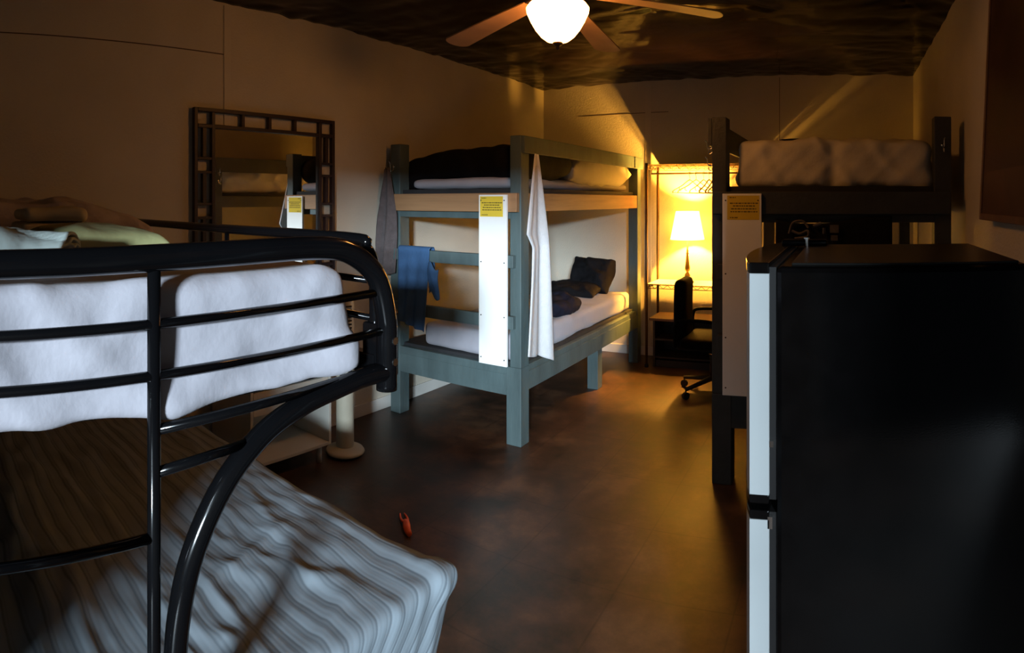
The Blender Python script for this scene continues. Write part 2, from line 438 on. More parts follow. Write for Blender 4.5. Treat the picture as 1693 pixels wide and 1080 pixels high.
tag(obj('pillow', pillow(-2.13, 4.58, 1.735, .46, 1.26, .25, 0, 0, 2, 34, .022), M['cream'], smooth=True, subsurf=1),
    'long cream pillow on the upper bunk, glowing yellow by the lamp', 'pillow')
def lowm(p, n):
    return .010*fbm(p, 4, 3)+.010*ridge(p+Vector((0, 5, 0)), 1.8)+(.035*math.exp(-((p.y-4.3)/.5)**2) if n.z > .5 else 0)*fbm(p, 2.2, 2)
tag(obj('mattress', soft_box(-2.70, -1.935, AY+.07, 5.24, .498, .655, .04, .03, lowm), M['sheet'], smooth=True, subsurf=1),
    'white sheeted mattress on the lower bunk of the pine-railed bed', 'mattress')
tag(obj('pillow', pillow(-2.27, 5.12, .805, .42, .34, .23, -.12, 1.0, 5, 26, .035), M['blackcloth'], smooth=True, subsurf=1),
    'black pillow propped upright at the head of the lower bunk', 'pillow')
tag(obj('pillow', pillow(-2.34, 4.86, .70, .50, .36, .12, .1, .12, 6, 26, .025), M['blackcloth'], smooth=True, subsurf=1),
    'flat black pillow lying in front of the propped one on the lower bunk', 'pillow')
tag(obj('clothing', soft_box(-2.22, -1.97, 3.80, 4.22, .655, .755, .045, .02, wr(.04, 6, 3, .7)), M['navycloth'], smooth=True, subsurf=1),
    'crumpled dark navy clothes on the lower bunk behind the white towel', 'clothes')
tag(obj('clothing', soft_box(-2.56, -2.28, 3.42, 3.60, .648, .70, .024, .02, wr(.02, 7, 8, .5)), M['navycloth'], smooth=True, subsurf=1),
    'small dark garment on the lower bunk behind the ladder', 'clothes')

# towels and shirt on bunk A
def grey_towel(u, v):
    z = 1.735-v*.74
    w = .018+.062*min(1, v*2.2)+.03*v
    cx = XA(AW-.03)-.018-.035*v
    x = cx+(u-.5)*2*w
    y = AY-.048+.022*math.sin(u*13+v*3)*(.3+v)-.012*math.sin(PI*u)
    return Vector((max(x, XL+.006), y, z-.02*math.sin(u*PI)))
tag(obj('towel', sheet(grey_towel, 28, 46), M['greytowel'], smooth=True, solid=.010),
    'grey towel hanging from the hook between bunk post and mirror wall', 'towel')
def blue_shirt():
    bm = bmesh.new(); n, mm = 30, 40
    def pt(u, v):
        # over the upper rung: back flap, over the top, front flap
        x0, x1 = -2.825, -2.545
        L = .17+.52
        s = v*L
        if s < .14: y = AY+.008; z = 1.172-.14+s
        elif s < .19: a = (s-.14)/.05*PI; y = AY-.018+.030*math.cos(a); z = 1.172+.016*math.sin(a)
        else: y = AY-.046; z = 1.172-(s-.19)
        dr = max(0, (s-.19)/.5)
        x = x0+(x1-x0)*u+.05*dr*(.5-u)*1.2-.01*dr
        y += -.016*dr*(1+math.sin(u*17+v*2))*.8
        z -= .05*dr*u
        return Vector((x, y, z))
    return sheet(pt, n, mm)
sh = obj('shirt', blue_shirt(), M['bluecloth'], smooth=True, solid=.006)
tag(sh, 'blue shirt draped over the upper ladder rung', 'shirt')
def sleeve(u, v):
    x = -2.548+.085*u; z = 1.085-.20*v-.03*u+.02*math.sin(u*6); y = AY-.052-.012*math.sin(u*PI)-.01*math.sin(v*5)
    return Vector((x, y, z))
BASE_sh = BASE[sh.name]
obj('sleeve', sheet(sleeve, 12, 16), M['bluecloth'], sh, smooth=True, solid=.006)

def white_towel(u, v):
    # gathered at the top, fans out to a hanging corner on the left, then steps back in
    z = 1.786-v*1.22
    if v < .40: yl = 3.24-.115*(v/.40)
    elif v < .47: yl = 3.125+.065*(v-.40)/.07
    else: yl = 3.19-.06*(v-.47)/.53
    yr = 3.285+.115*min(1, v/.42)+.07*max(0, (v-.42)/.58)
    y = yl+(yr-yl)*u
    f = .25+.75*min(1, v*1.6)
    x = AX+.048+f*(.018*math.sin(u*6.3+.4+v*.8)+.007*math.sin(u*14+v*2.4))
    z -= .03*v*math.sin(PI*u)+(.10*max(0, (u-.55)/.45)*v if v > .5 else 0)*(v-.5)*2
    return Vector((x, y, z))
tag(obj('towel', sheet(white_towel, 40, 80), M['whitetowel'], smooth=True, solid=.009),
    'long white towel hanging down from the bunk guard rail', 'towel')

# bedding on bunk B
def bm_top(p, n):
    o = .012*fbm(p, 3.5, 3)+.022*ridge(Vector((p.x*1.6+p.z*1.5, p.y, p.z*.8)), 3.0)+.012*ridge(Vector((p.x*2-p.z*2, p.y, 5)), 3.4)
    return o - (.03*math.exp(-((p.x+.06)/.035)**2) if n.y < -.5 else 0)
tag(obj('mattress', soft_box(-.57, .455, BY+.075, 5.15, 1.577, 1.822, .04, .025, bm_top), M['cream'], smooth=True, subsurf=1),
    'thick cream sheeted mattress on the upper bunk behind the refrigerator', 'mattress')
tag(obj('mattress', soft_box(-.57, .46, BY+.07, 5.15, .498, .66, .05, .06, wr(.01, 4, 12)), M['cream'], smooth=True),
    'cream mattress on the lower bunk behind the refrigerator', 'mattress')
tag(obj('garment', soft_box(-.37, -.18, BY+.22, BY+.36, 1.816, 1.845, .012, .02, wr(.006, 9, 4)), M['blackcloth'], smooth=True),
    'small black folded item on top of the cream mattress', 'clothes')
# dark printed cloth hanging from the under rail of bunk B
def dark_cloth(u, v):
    return Vector((-.355+.60*u, BY-.012-.010*math.sin(u*15)*(.2+v)-.008, 1.400-.46*v-.02*math.sin(u*5)))
dc = tag(obj('shirt', sheet(dark_cloth, 40, 24), M['blackcloth'], smooth=True, solid=.005),
         'dark shirt with faded pale print hanging behind the refrigerator top', 'shirt')
bm = bmesh.new()
yy = BY-.042
def blob(x0, x1, z0, z1):
    tube(bm, [((x0+x1)/2, yy+.0, (z0+z1)/2), ((x0+x1)/2, yy+.018, (z0+z1)/2)], (x1-x0)/2, 10)
tube(bm, smooth_path([(-.285, yy, 1.33), (-.265, yy, 1.385), (-.215, yy, 1.395), (-.185, yy, 1.36)], 5), .006, 6)
tube(bm, smooth_path([(-.27, yy, 1.345), (-.23, yy, 1.33), (-.19, yy, 1.345), (-.19, yy, 1.315), (-.255, yy, 1.305)], 5), .007, 6)
tube(bm, [(-.16, yy, 1.37), (-.12, yy, 1.385)], .009, 6)
tube(bm, [(-.105, yy, 1.33), (-.105, yy, 1.36)], .009, 6)
box(bm, -.075, -.03, yy-.002, yy+.002, 1.335, 1.375); box(bm, -.07, -.035, yy-.002, yy+.002, 1.295, 1.322)
obj('faded_print', bm, M['print'], dc, label='faded pale print')

# ------------------------------------------------------------------ black metal bunk in the foreground
mb = thing('metal_bunk_bed', 'black tubular metal bunk bed in the left foreground', 'bunk bed', (-2., .6, 0))
EX = -1.0
K = M['blackmetal']
top = smooth_path([(EX, -.30, 1.392), (EX, .2, 1.392), (EX, .6, 1.397), (EX, .84, 1.397), (EX, .945, 1.378), (EX, 1.025, 1.318), (EX, 1.058, 1.22), (EX, 1.06, 1.14), (EX, 1.06, 1.045)], 8)
obj('end_frame', tubes((top, .0255), seg=20), K, mb, smooth=True)
arc = smooth_path([(EX, 1.06, 1.088), (EX, .985, 1.090), (EX, .905, 1.083), (EX, .80, 1.067), (EX, .70, 1.030), (EX, .61, .955), (EX, .545, .85), (EX, .512, .74), (EX, .50, .60), (EX, .497, .3), (EX, .497, 0.)], 8)
obj('curved_brace', tubes((arc, .0225), seg=20), K, mb, smooth=True)
obj('upright', tubes(([(EX, .459, 1.385), (EX, .459, 0)], .0125), seg=14), K, mb, smooth=True)
obj('upright', tubes(([(EX, -.30, 1.392), (EX, -.30, 0)], .0255), seg=16), K, mb, smooth=True)
for z, y0, y1 in ((1.272, -.30, 1.05), (1.178, -.30, 1.055), (1.088, .459, .90), (1.010, .459, .655), (.878, -.30, .459)):
    obj('end_rail', tubes(([(EX, y0, z-.006), (EX, y1, z+.010)], .0098), seg=12), K, mb, smooth=True)
# wall side frame and the long guard rails
BYR = 1.075
obj('guard_rail', tubes((smooth_path([(-2.97, BYR, 1.05), (-2.97, BYR, 1.36), (-2.93, BYR, 1.403), (-2.6, BYR, 1.403), (-1.8, BYR, 1.403), (-1.16, BYR, 1.403), (-1.085, BYR, 1.38), (-1.055, BYR, 1.30), (-1.055, BYR, 1.05)], 6), .0155), seg=14), K, mb, smooth=True)
for z in (1.300, 1.207): obj('guard_rail', tubes(([(-2.96, BYR, z), (-1.056, BYR, z)], .009), seg=10), K, mb, smooth=True)
for x in (-1.75, -2.40): obj('guard_post', tubes(([(x, BYR, 1.403), (x, BYR, 1.12)], .008), seg=10), K, mb, smooth=True)
obj('guard_rail', tubes(([(-2.96, -.30, 1.403), (EX, -.30, 1.403)], .0155), seg=12), K, mb, smooth=True)
obj('side_rail', boxes((-2.97, -1.03, 1.045, 1.078, 1.075, 1.125)), K, mb, bevel=.003)
obj('side_rail', boxes((-2.97, -1.03, -.31, -.28, 1.075, 1.125)), K, mb, bevel=.003)
obj('mattress_deck', boxes((-2.96, -1.075, -.28, 1.045, 1.088, 1.100)), K, mb)
obj('corner_bracket', boxes((-1.075, -.985, 1.050, 1.088, 1.075, 1.20)), K, mb, bevel=.006)
for y, z in ((1.089, 1.165), (1.089, 1.115), (1.089, 1.225)):
    bm = bmesh.new(); tube(bm, [(-1.005, y-.004, z), (-1.005, y+.006, z)], .010, 12); tube(bm, [(-1.005, y+.006, z), (-1.005, y+.012, z)], .006, 6)
    obj('bolt', bm, M['chrome'], mb, label='chrome bolt')
for z in (1.165, 1.115):
    bm = bmesh.new(); tube(bm, [(-.986, 1.062, z), (-.972, 1.062, z)], .009, 12); obj('bolt', bm, M['chrome'], mb, label='chrome bolt')
for y in (1.075, -.30): obj('upright', tubes(([(-2.97, y, 1.40), (-2.97, y, 0)], .0255), seg=14), K, mb, smooth=True)
# lower futon base
obj('base_rail', boxes((-2.97, -1.06, 1.26, 1.30, .20, .25)), K, mb, bevel=.003)
obj('base_rail', boxes((-2.97, -1.06, .02, .06, .20, .25)), K, mb, bevel=.003)
obj('base_deck', boxes((-2.96, -1.08, .06, 1.26, .215, .24)), K, mb)
for x in (-2.9, -1.12):
    for y in (.04, 1.24): obj('leg', tubes(([(x, y, .22), (x, y, 0)], .02), seg=12), K, mb, smooth=True)

def m_end(p, n):
    o = .006*fbm(p, 4, 3)+.007*ridge(p+Vector((0, 2, 0)), 2.2)
    if n.x > .4:
        o += .007*ridge(Vector((1, p.y*3+p.z*2.2, p.z*3)), 1.2)+.006*ridge(Vector((5, p.y*2-p.z*2, p.z*4)), 1.5)+.006*fbm(Vector((3, p.y*5, p.z*2)), 2, 2)
        # diagonal tension folds in the sheet on the end
        d = (p.y-.15)*.75-(1.35-p.z)
        o += .010*max(0, math.sin(d*34+3*noise.noise(p*3)))*max(0, min(1, (.62-p.y)*4))
        o += .016*ridge(p*1.0+Vector((9, 0, 3)), 7)*max(0, min(1, (p.y-.75)*6))
        # loose sheet hem and the pulled out corner
        q = n*o
        if p.z < 1.15: q.x += .008+.03*((1.15-p.z)/.05)**1.3
        if p.y > .90 and p.z < 1.19: q += Vector((.01, .03, .0))
        return q
    return o
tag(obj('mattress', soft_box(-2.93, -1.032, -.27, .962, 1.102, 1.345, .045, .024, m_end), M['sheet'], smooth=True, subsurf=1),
    'white sheeted mattress on the top of the black metal bunk', 'mattress')
def bl(p, n):
    o = n*(.022*fbm(p, 4.5, 3)+.02*ridge(p, 3))
    k = max(0, (p.y-.66)/.28); o.z -= .085*min(1, k)*(p.z-1.347)/.13
    return o
tag(obj('blanket', soft_box(-2.66, -2.0, .12, .93, 1.349, 1.497, .06, .03, bl), M['lavender'], smooth=True, subsurf=1),
    'grey lavender blanket heaped at the back of the metal bunk top mattress', 'blanket')
for k, (z, s, lb) in enumerate(((1.350, 0, 'lowest of the three folded cream towels on the metal bunk'), (1.394, .012, 'middle of the three folded cream towels on the metal bunk'), (1.436, .02, 'topmost of the three folded cream towels on the metal bunk'))):
    tag(obj('folded_towel', soft_box(-1.93+s, -1.73, .36+s, .60-s, z, z+.041, .019, .015, wr(.006, 9, k)), M['cream'], smooth=True, subsurf=1),
        lb, 'towel', 'folded cream towels on the metal bunk')
def roll():
    # sheet rolled into a loose bundle: spiral section swept along y, the end showing
    bm = bmesh.new(); n, mm = 72, 34; g = []
    for j in range(mm+1):
        row = []; t = j/mm
        for i in range(n+1):
            a = i/n*2*PI*2.6+t*.8; r = (.012+.036*i/n)*(1.12-.35*t*t)
            y = .06+.31*t
            p = Vector((-1.235+.02*t+r*1.15*math.cos(a), y-.03*math.cos(a)*t, 1.402-.006*t+r*math.sin(a)))
            k = fbm(p, 7, 3); p += Vector((math.cos(a), 0, math.sin(a)))*(.010*k+.010*ridge(p, 4)-.012*ridge(Vector((p.y*9+a, 2, 1)), .5)); p.y += .012*fbm(p, 11, 2)
            row.append(bm.verts.new(p))
        g.append(row)
    for j in range(mm):
        for i in range(n): bm.faces.new((g[j][i], g[j][i+1], g[j+1][i+1], g[j+1][i]))
    return bm
tag(obj('rolled_sheet', roll(), M['cyancloth'], smooth=True, solid=.006), 'pale cyan sheet rolled up on the metal bunk in front of the towels', 'sheet')
tag(obj('pillow', pillow(-1.50, .505, 1.391, .35, .31, .088, .05, 0, 9, 24, .007), M['greencream'], smooth=True, subsurf=1),
    'yellow-green pillow on the metal bunk top mattress', 'pillow')

# striped lower mattress
def fut(p, n):
    o = Vector()
    if n.z > -.3:
        q = p+Vector((1, 2, 0))
        k = .006*fbm(q, 2.4, 3)
        # creases lengthwise under the bunk and a rumpled band near the free corner
        k += .007*ridge(Vector((p.x*1.2, p.y*4.5, 1)), 1.3)
        k += .007*ridge(Vector((p.x*1.3+.5*noise.noise(p*2), p.y*8, 3)), 1.4)+.004*fbm(q, 8, 2)
        d = math.exp(-((p.x+1.35)/.26)**2-((p.y-1.02)/.25)**2)
        k += d*(.014*ridge(Vector((p.x*2.2+p.y, p.y*1.6-p.x*.8, 4)), 2.2)+.010*fbm(q, 6, 2))
        k += .012*ridge(Vector((p.x*2.6, p.y*2.6, 9)), 1.5)*max(0, min(1, (.75-p.y)*3))*max(0, min(1, (-1.15-p.x)*3))
        o = n*k
    # the sides tuck in towards the bottom
    h = max(0, min(1, (.42-p.z)/.2))
    if p.x > -1.3: o.x -= .03*h
    if p.y > 1.1: o.y -= .035*h
    if p.x > -1.12 and p.y > 1.31 and p.z > .38: o += Vector((.012, .012, .008))
    return o
tag(obj('futon_mattress', soft_box(-2.93, -1.035, .02, 1.392, .17, .455, .035, .02, fut), M['stripe'], smooth=True, subsurf=1),
    'grey-blue striped mattress on the low base of the black metal bunk', 'mattress')

# ------------------------------------------------------------------ mirror
MIRROR_TURN = .005
mr = thing('wall_mirror', 'mirror in a dark fretwork frame on the left wall', 'mirror', (XL, 2.14, 1.0))
MY0, MY1, MZ0, MZ1 = 1.616, 2.665, .98, 2.025
F = .022
def bar(bm, y0, y1, z0, z1, d=.03): box(bm, XL+.004, XL+.004+d, y0, y1, z0, z1)
bw = .135
bm = bmesh.new()
bar(bm, MY0, MY0+F, MZ0, MZ1); bar(bm, MY1-F, MY1, MZ0, MZ1); bar(bm, MY0+F, MY1-F, MZ1-F, MZ1); bar(bm, MY0+F, MY1-F, MZ0, MZ0+F)
obj('outer_frame', bm, M['mirrorframe'], mr, bevel=.003)
bm = bmesh.new()
bar(bm, MY0+bw-F, MY0+bw, MZ0+F, MZ1-F); bar(bm, MY1-bw, MY1-bw+F, MZ0+F, MZ1-F)
bar(bm, MY0+F, MY1-F, MZ1-.092-F, MZ1-.092, .029); bar(bm, MY0+F, MY1-F, MZ0+.092, MZ0+.092+F, .029)
obj('inner_frame', bm, M['mirrorframe'], mr, bevel=.003)
def fret(*a):
    b = bmesh.new(); bar(b, *a); obj('fretwork_bar', b, M['mirrorframe'], mr, bevel=.002)
for k in range(1, 4):
    y = MY0+bw+(MY1-MY0-2*bw)*k/4
    fret(y-.010, y+.010, MZ1-.094, MZ1-F+.002, .027); fret(y-.010, y+.010, MZ0+F-.002, MZ0+.094, .027)
for a, b in ((MY0+F-.002, MY0+bw-F+.002), (MY1-bw+F-.002, MY1-F+.002)):
    z = MZ1-.092-F; k = 0
    while z > MZ0+.2:
        h = .165 if k % 2 == 0 else .062
        z2 = z-h
        if k % 2 == 0: fret((a+b)/2-.012, (a+b)/2+.012, z2, z, .026)
        fret(a, b, z2-.016, z2, .027); z = z2-.016; k += 1
obj('mirror_glass', boxes((XL+.006, XL+.014, MY0+bw-.004, MY1-bw+.004, MZ0+.11, MZ1-.11)), M['mirror'], mr)

mr.rotation_euler = (0, 0, MIRROR_TURN); mr.location.x += .004
# ------------------------------------------------------------------ night stand and tower fan at the left wall
ns = thing('nightstand', 'white open nightstand on short legs by the left wall', 'nightstand', (-2.8, 2.02, 0))
x0, x1, y0, y1, z0, z1 = -2.995, -2.60, 1.74, 2.295, .105, .520
obj('carcass', boxes((x0, x1, y0, y0+.018, z0, z1), (x0, x1, y1-.018, y1, z0, z1), (x0, x1, y0+.018, y1-.018, z1-.018, z1), (x0, x1, y0+.018, y1-.018, z0, z0+.018), (x0, x0+.012, y0+.018, y1-.018, z0+.018, z1-.018), (x0+.012, x1-.02, y0+.018, y1-.018, .355, .368)), M['white_lam'], ns, bevel=.002)
dr = obj('drawer', boxes((x1-.02, x1-.002, y0+.021, y1-.021, .372, z1-.024), (x0+.05, x1-.02, y0+.03, y1-.03, .374, .45)), M['white_lam'], ns, bevel=.002)
for x in (x0+.05, x1-.05):
    for y in (y0+.05, y1-.05): obj('leg', tubes(([(x, y, z0), (x, y, 0)], .017), seg=14), M['white_lam'], ns, smooth=True)
tf = thing('tower_fan', 'beige column fan on a round base beside the nightstand', 'fan', (-2.63, 2.43, 0))
fx, fy = -2.63, 2.43
obj('base_ring', lathe(bmesh.new(), [(.085, 0), (.090, .004), (.088, .012), (.078, .014)], fx, fy, 32), M['darkplastic'], tf, smooth=True)
obj('base', lathe(bmesh.new(), [(.085, .012), (.112, .016), (.116, .024), (.108, .036), (.06, .048), (.052, .052)], fx, fy, 36), M['beigeplastic'], tf, smooth=True)
obj('column', lathe(bmesh.new(), [(.050, .045), (.053, .06), (.053, .90), (.050, .925), (.035, .938), (.0, .940)], fx, fy, 32), M['beigeplastic'], tf, smooth=True)
bm = bmesh.new()
for k in range(22):
    z = .44+k*.021
    tube(bm, [(fx+.0545*math.cos(a), fy+.0545*math.sin(a), z) for a in [math.radians(q) for q in range(-78, 1, 6)]], .005, 6)
obj('grille', bm, M['darkplastic'], tf)

# orange forked clip on the floor
def clip():
    bm = bmesh.new()
    ang = math.atan2(2.145-2.015, -1.921+1.758)
    R = Matrix.Translation((-1.775, 2.03, .012)) @ Matrix.Rotation(ang, 4, 'Z')
    T_ = lambda pts: [R @ Vector(p) for p in pts]
    tube(bm, T_(smooth_path([(0, 0, 0), (.04, .004, .004), (.08, .0, .006), (.105, 0, .004)], 5)), [.009+.009*math.sin(PI*min(1, k/15*.8+.1)) for k in range(16)], 10)
    for s in (-1, 1):
        p = smooth_path([(.098, s*.008, .004), (.13, s*.015, .0), (.165, s*.014, -.004), (.195, s*.010, -.006)], 5)
        tube(bm, T_(p), [.0075-.004*k/15 for k in range(16)], 8)
    return bm
tag(obj('plastic_clip', clip(), M['orange'], smooth=True), 'orange forked plastic clip lying on the floor beside the striped mattress', 'clip')

# ------------------------------------------------------------------ wire rack, lamp, hangers
rk = thing('wire_rack', 'bronze wire shelving rack against the back wall', 'shelving', (-1.32, 5.33, 0))
RX0, RX1, RY0, RY1, RZ = -1.752, -.892, 5.165, 5.50, 1.815
for x in (RX0, RX1):
    for y in (RY0, RY1):
        bm = tubes(([(x, y, .03), (x, y, RZ+.02)], .0125), seg=12)
        p = obj('post', bm, M['wire'], rk, smooth=True)
        obj('foot', lathe(bmesh.new(), [(.018, 0), (.02, .01), (.014, .03)], x, y, 14), M['darkplastic'], p)
def wire_shelf(z):
    bm = bmesh.new(); h = .032
    for y in (RY0, RY1):
        for zz in (z, z-h): tube(bm, [(RX0, y, zz), (RX1, y, zz)], .0035, 6)
        n = 22
        for k in range(n):
            xa = RX0+(RX1-RX0)*k/n; xb = RX0+(RX1-RX0)*(k+1)/n
            tube(bm, [(xa, y, z if k % 2 else z-h), (xb, y, z-h if k % 2 else z)], .0025, 5)
    for x in (RX0, RX1):
        for zz in (z, z-h): tube(bm, [(x, RY0, zz), (x, RY1, zz)], .0035, 6)
        for k in range(8):
            ya = RY0+(RY1-RY0)*k/8; yb = RY0+(RY1-RY0)*(k+1)/8
            tube(bm, [(x, ya, z if k % 2 else z-h), (x, yb, z-h if k % 2 else z)], .0025, 5)
    for k in range(1, 34):
        x = RX0+(RX1-RX0)*k/34; tube(bm, [(x, RY0, z+.003), (x, RY1, z+.003)], .002, 5)
    return bm
ush = obj('shelf', wire_shelf(RZ), M['wire'], rk)
obj('shelf_liner', boxes((RX0+.01, RX1-.01, RY0+.004, YB-.003, RZ+.006, RZ+.010)), M['desktop'], ush, label='brown board lining the top shelf')
lsh = obj('shelf', wire_shelf(.742), M['wire'], rk)
obj('shelf_liner', boxes((RX0+.01, RX1-.01, RY0+.004, RY1-.004, .748, .751)), M['paper'], lsh, label='white shelf liner')
HY, HZ = 5.30, 1.745
obj('hanging_rod', tubes(([(RX0, HY, HZ), (RX1, HY, HZ)], .008), ([(RX0+.004, HY, HZ), (RX0+.004, HY, RZ-.03)], .004), ([(RX1-.004, HY, HZ), (RX1-.004, HY, RZ-.03)], .004), seg=10), M['wire'], rk, smooth=True)

def hanger_root(m, wide, style):
    o = thing('clothes_hanger', '', 'hanger', (0, 0, 0), 'hangers on the wire rack rod')
    hk = smooth_path([(.013, 0, -.012), (.014, 0, .004), (.0, 0, .0125), (-.013, 0, .002), (-.009, 0, -.016), (0, 0, -.03), (0, 0, -.06)], 6)
    obj('hook', tubes((hk, .0022), seg=6), M['chrome'], o, smooth=True)
    w = wide/2
    sh_ = smooth_path([(0, 0, -.058), (.03, 0, -.072), (.5*w, 0, -.115), (w-.01, 0, -.155), (w, 0, -.168), (w-.012, 0, -.178), (0, 0, -.180), (-w+.012, 0, -.178), (-w, 0, -.168), (-w+.01, 0, -.155), (-.5*w, 0, -.115), (-.03, 0, -.072), (0, 0, -.058)], 5)
    obj('shoulder_bar', tubes((sh_, .0045 if style else .006), seg=8), m, o, smooth=True)
    if style:
        for s in (-1, 1): obj('strap_hook', tube(bmesh.new(), smooth_path([(s*.62*w, 0, -.132), (s*.62*w, 0, -.152), (s*.52*w, 0, -.156)], 4), .0035, 6), m, o)
    return o
def dup(root, loc, rotz):
    r = root.copy(); C.objects.link(r); r.location = loc; r.rotation_euler = (0, 0, rotz)
    for ch in list(root.children):
        c = ch.copy(); C.objects.link(c); c.parent = r
    return r
h1 = hanger_root(M['hanger'], .40, True); h2 = hanger_root(M['brownhanger'], .36, False)
spots = [(h1, -1.385, .99, 'first hanger from the left on the rack rod, pale and turned face on'),
         (h1, -1.325, .90, 'second hanger from the left on the rack rod, pale'),
         (h1, -1.255, 1.15, 'third hanger from the left on the rack rod, pale'),
         (h2, -1.205, 1.30, 'fourth hanger from the left on the rack rod, leftmost dark brown one'),
         (h2, -1.165, 1.38, 'fifth hanger from the left on the rack rod, dark brown'),
         (h2, -1.125, 1.30, 'sixth hanger from the left on the rack rod, dark brown beside the bunk post')]
used = set()
for root, x, rz, lb in spots:
    if root.name not in used:
        used.add(root.name); r = root; r.location = (x, HY, HZ); r.rotation_euler = (0, 0, rz)
    else: r = dup(root, (x, HY, HZ), rz)
    r['label'] = lb

lp = thing('table_lamp', 'lit table lamp with turned brass stem on the wire rack shelf', 'lamp', (-1.415, 5.33, .752))
lx, ly, lz = -1.415, 5.33, .7515
obj('base', lathe(bmesh.new(), [(.060, 0), (.062, .012), (.052, .022), (.030, .030)], lx, ly, 6), M['brass'], lp, bevel=.002)
obj('stem', lathe(bmesh.new(), [(.018, .028), (.024, .045), (.026, .07), (.014, .09), (.012, .10), (.022, .11), (.026, .13), (.020, .16), (.012, .24), (.008, .255), (.015, .262), (.008, .275), (.012, .29), (.007, .30), (.006, .39)], lx, ly, 20), M['brass'], lp, smooth=True)
for o in lp.children:
    for v in o.data.vertices: v.co.z += lz
SZ0, SZ1, SR0, SR1 = 1.145, 1.40, .155, .105
bm = bmesh.new(); seg = 40
ra = [bm.verts.new((lx+SR0*math.cos(2*PI*k/seg), ly+SR0*math.sin(2*PI*k/seg), SZ0)) for k in range(seg)]
rb = [bm.verts.new((lx+SR1*math.cos(2*PI*k/seg), ly+SR1*math.sin(2*PI*k/seg), SZ1)) for k in range(seg)]
for k in range(seg): bm.faces.new((ra[k], ra[(k+1)%seg], rb[(k+1)%seg], rb[k]))
obj('lamp_shade', bm, M['shade'], lp, smooth=True, solid=.003)
obj('bulb', lathe(bmesh.new(), [(.004, 1.145), (.012, 1.16), (.014, 1.19), (.026, 1.225), (.028, 1.245), (.018, 1.268), (.0, 1.274)], lx, ly, 16), M['bulb'], lp, smooth=True)

# low bookcase under the rack
bc = thing('bookcase', 'low dark brown open bookcase under the wire rack shelf', 'bookcase', (-1.32, 5.34, 0))
bx0, bx1, by0, by1 = -1.70, -.93, 5.19, 5.47
obj('carcass', boxes((bx0, bx0+.02, by0, by1, 0, .42), (bx1-.02, bx1, by0, by1, 0, .42), (bx0+.02, bx1-.02, by1-.01, by1, 0, .42), (bx0+.02, bx1-.02, by0+.02, by1-.01, 0, .06)), M['bookcase'], bc, bevel=.002)
for z in (.095, .255): obj('shelf', boxes((bx0+.02, bx1-.02, by0+.006, by1-.01, z-.016, z)), M['bookcase'], bc, bevel=.002)
obj('top', boxes((bx0-.03, bx1+.02, by0-.025, by1+.02, .42, .442)), M['desktop'], bc, bevel=.003, label='brown wooden top')
tag(obj('card', boxes((-1.50, -1.42, by0+.04, by0+.06, .256, .375)), M['paper']), 'small white card standing on the bookcase shelf', 'card')

# office chair in profile in front of the bookcase
oc = thing('office_chair', 'black leather office chair seen from the side, in front of the bookcase', 'chair', (-1.05, 4.62, 0))
def cback(p, n):
    return Vector((.012*((p.z-.65)/.3)**2-.006, 0, .015*((p.y-4.62)/.22)**2 if p.z > .85 else 0))
obj('backrest', soft_box(-1.312, -1.207, 4.50, 4.78, .34, .885, .045, .03, cback), M['leather'], oc, smooth=True, subsurf=1)
obj('seat', soft_box(-1.24, -.79, 4.38, 4.86, .37, .455, .04, .04), M['leather'], oc, smooth=True, subsurf=1)
obj('gas_column', tubes(([(-1.02, 4.62, .10), (-1.02, 4.62, .37)], .025), seg=14), M['darkplastic'], oc, smooth=True)
for s in (-1, 1):
    yy = 4.62+s*.27
    obj('armrest', tubes((smooth_path([(-1.25, yy, .40), (-1.25, yy, .55), (-1.20, yy, .60), (-.98, yy, .60), (-.93, yy, .56), (-.95, yy, .40)], 5), .014), seg=10), M['leather'], oc, smooth=True)
for k in range(5):
    a = 2*PI*k/5+.3; ex, ey = -1.02+.27*math.cos(a), 4.62+.27*math.sin(a)
    lg = obj('base_spoke', tubes(([(-1.02, 4.62, .115), (ex, ey, .075)], [.022, .014]), seg=10), M['darkplastic'], oc, smooth=True)
    bm = bmesh.new(); tube(bm, [(ex-.012*math.sin(a), ey+.012*math.cos(a), .028), (ex+.012*math.sin(a), ey-.012*math.cos(a), .028)], .028, 14); tube(bm, [(ex, ey, .03), (ex, ey, .075)], .006, 8)
    obj('caster', bm, M['darkplastic'], lg, smooth=False)
obj('lever', tubes(([(-1.0, 4.40, .36), (-.93, 4.36, .36)], .007), seg=8), M['chrome'], oc, smooth=True, label='chrome lever')

# ------------------------------------------------------------------ refrigerator
fr = thing('refrigerator', 'black two-door refrigerator with silver doors in the right foreground', 'refrigerator', (.1, 1.56, 0))
fy0, fy1, FX, FB, FH = 1.25, 1.86, -.143, .40, 1.366
obj('body', boxes((FX, FB, fy0, fy1, .03, FH-.004)), M['fridge'], fr, bevel=.012)
obj('top_panel', boxes((FX+.03, FB-.02, fy0+.03, fy1-.03, FH-.0045, FH+.0015)), M['fridgetop'], fr, bevel=.003)
def door_prism(z0, z1, x_in, bulge, inset=0):
    """door slab: flat back at x_in, bowed front"""
    bm = bmesh.new(); n = 18; a, b = [], []
    ya, yb = fy0+.002+inset, fy1-.002-inset
    pts = [(x_in, ya), (-.198+inset, ya)]
    for k in range(1, n):
        t = k/n; pts.append((-.198+inset-bulge*math.sin(PI*t)**.75, ya+(yb-ya)*t))
    pts += [(-.198+inset, yb), (x_in, yb)]
    for x, y in pts: a.append(bm.verts.new((x, y, z0))); b.append(bm.verts.new((x, y, z1)))
    m = len(pts)
    for k in range(m): bm.faces.new((a[k], a[(k+1)%m], b[(k+1)%m], b[k]))
    bm.faces.new(a[::-1]); bm.faces.new(b)
    return bm
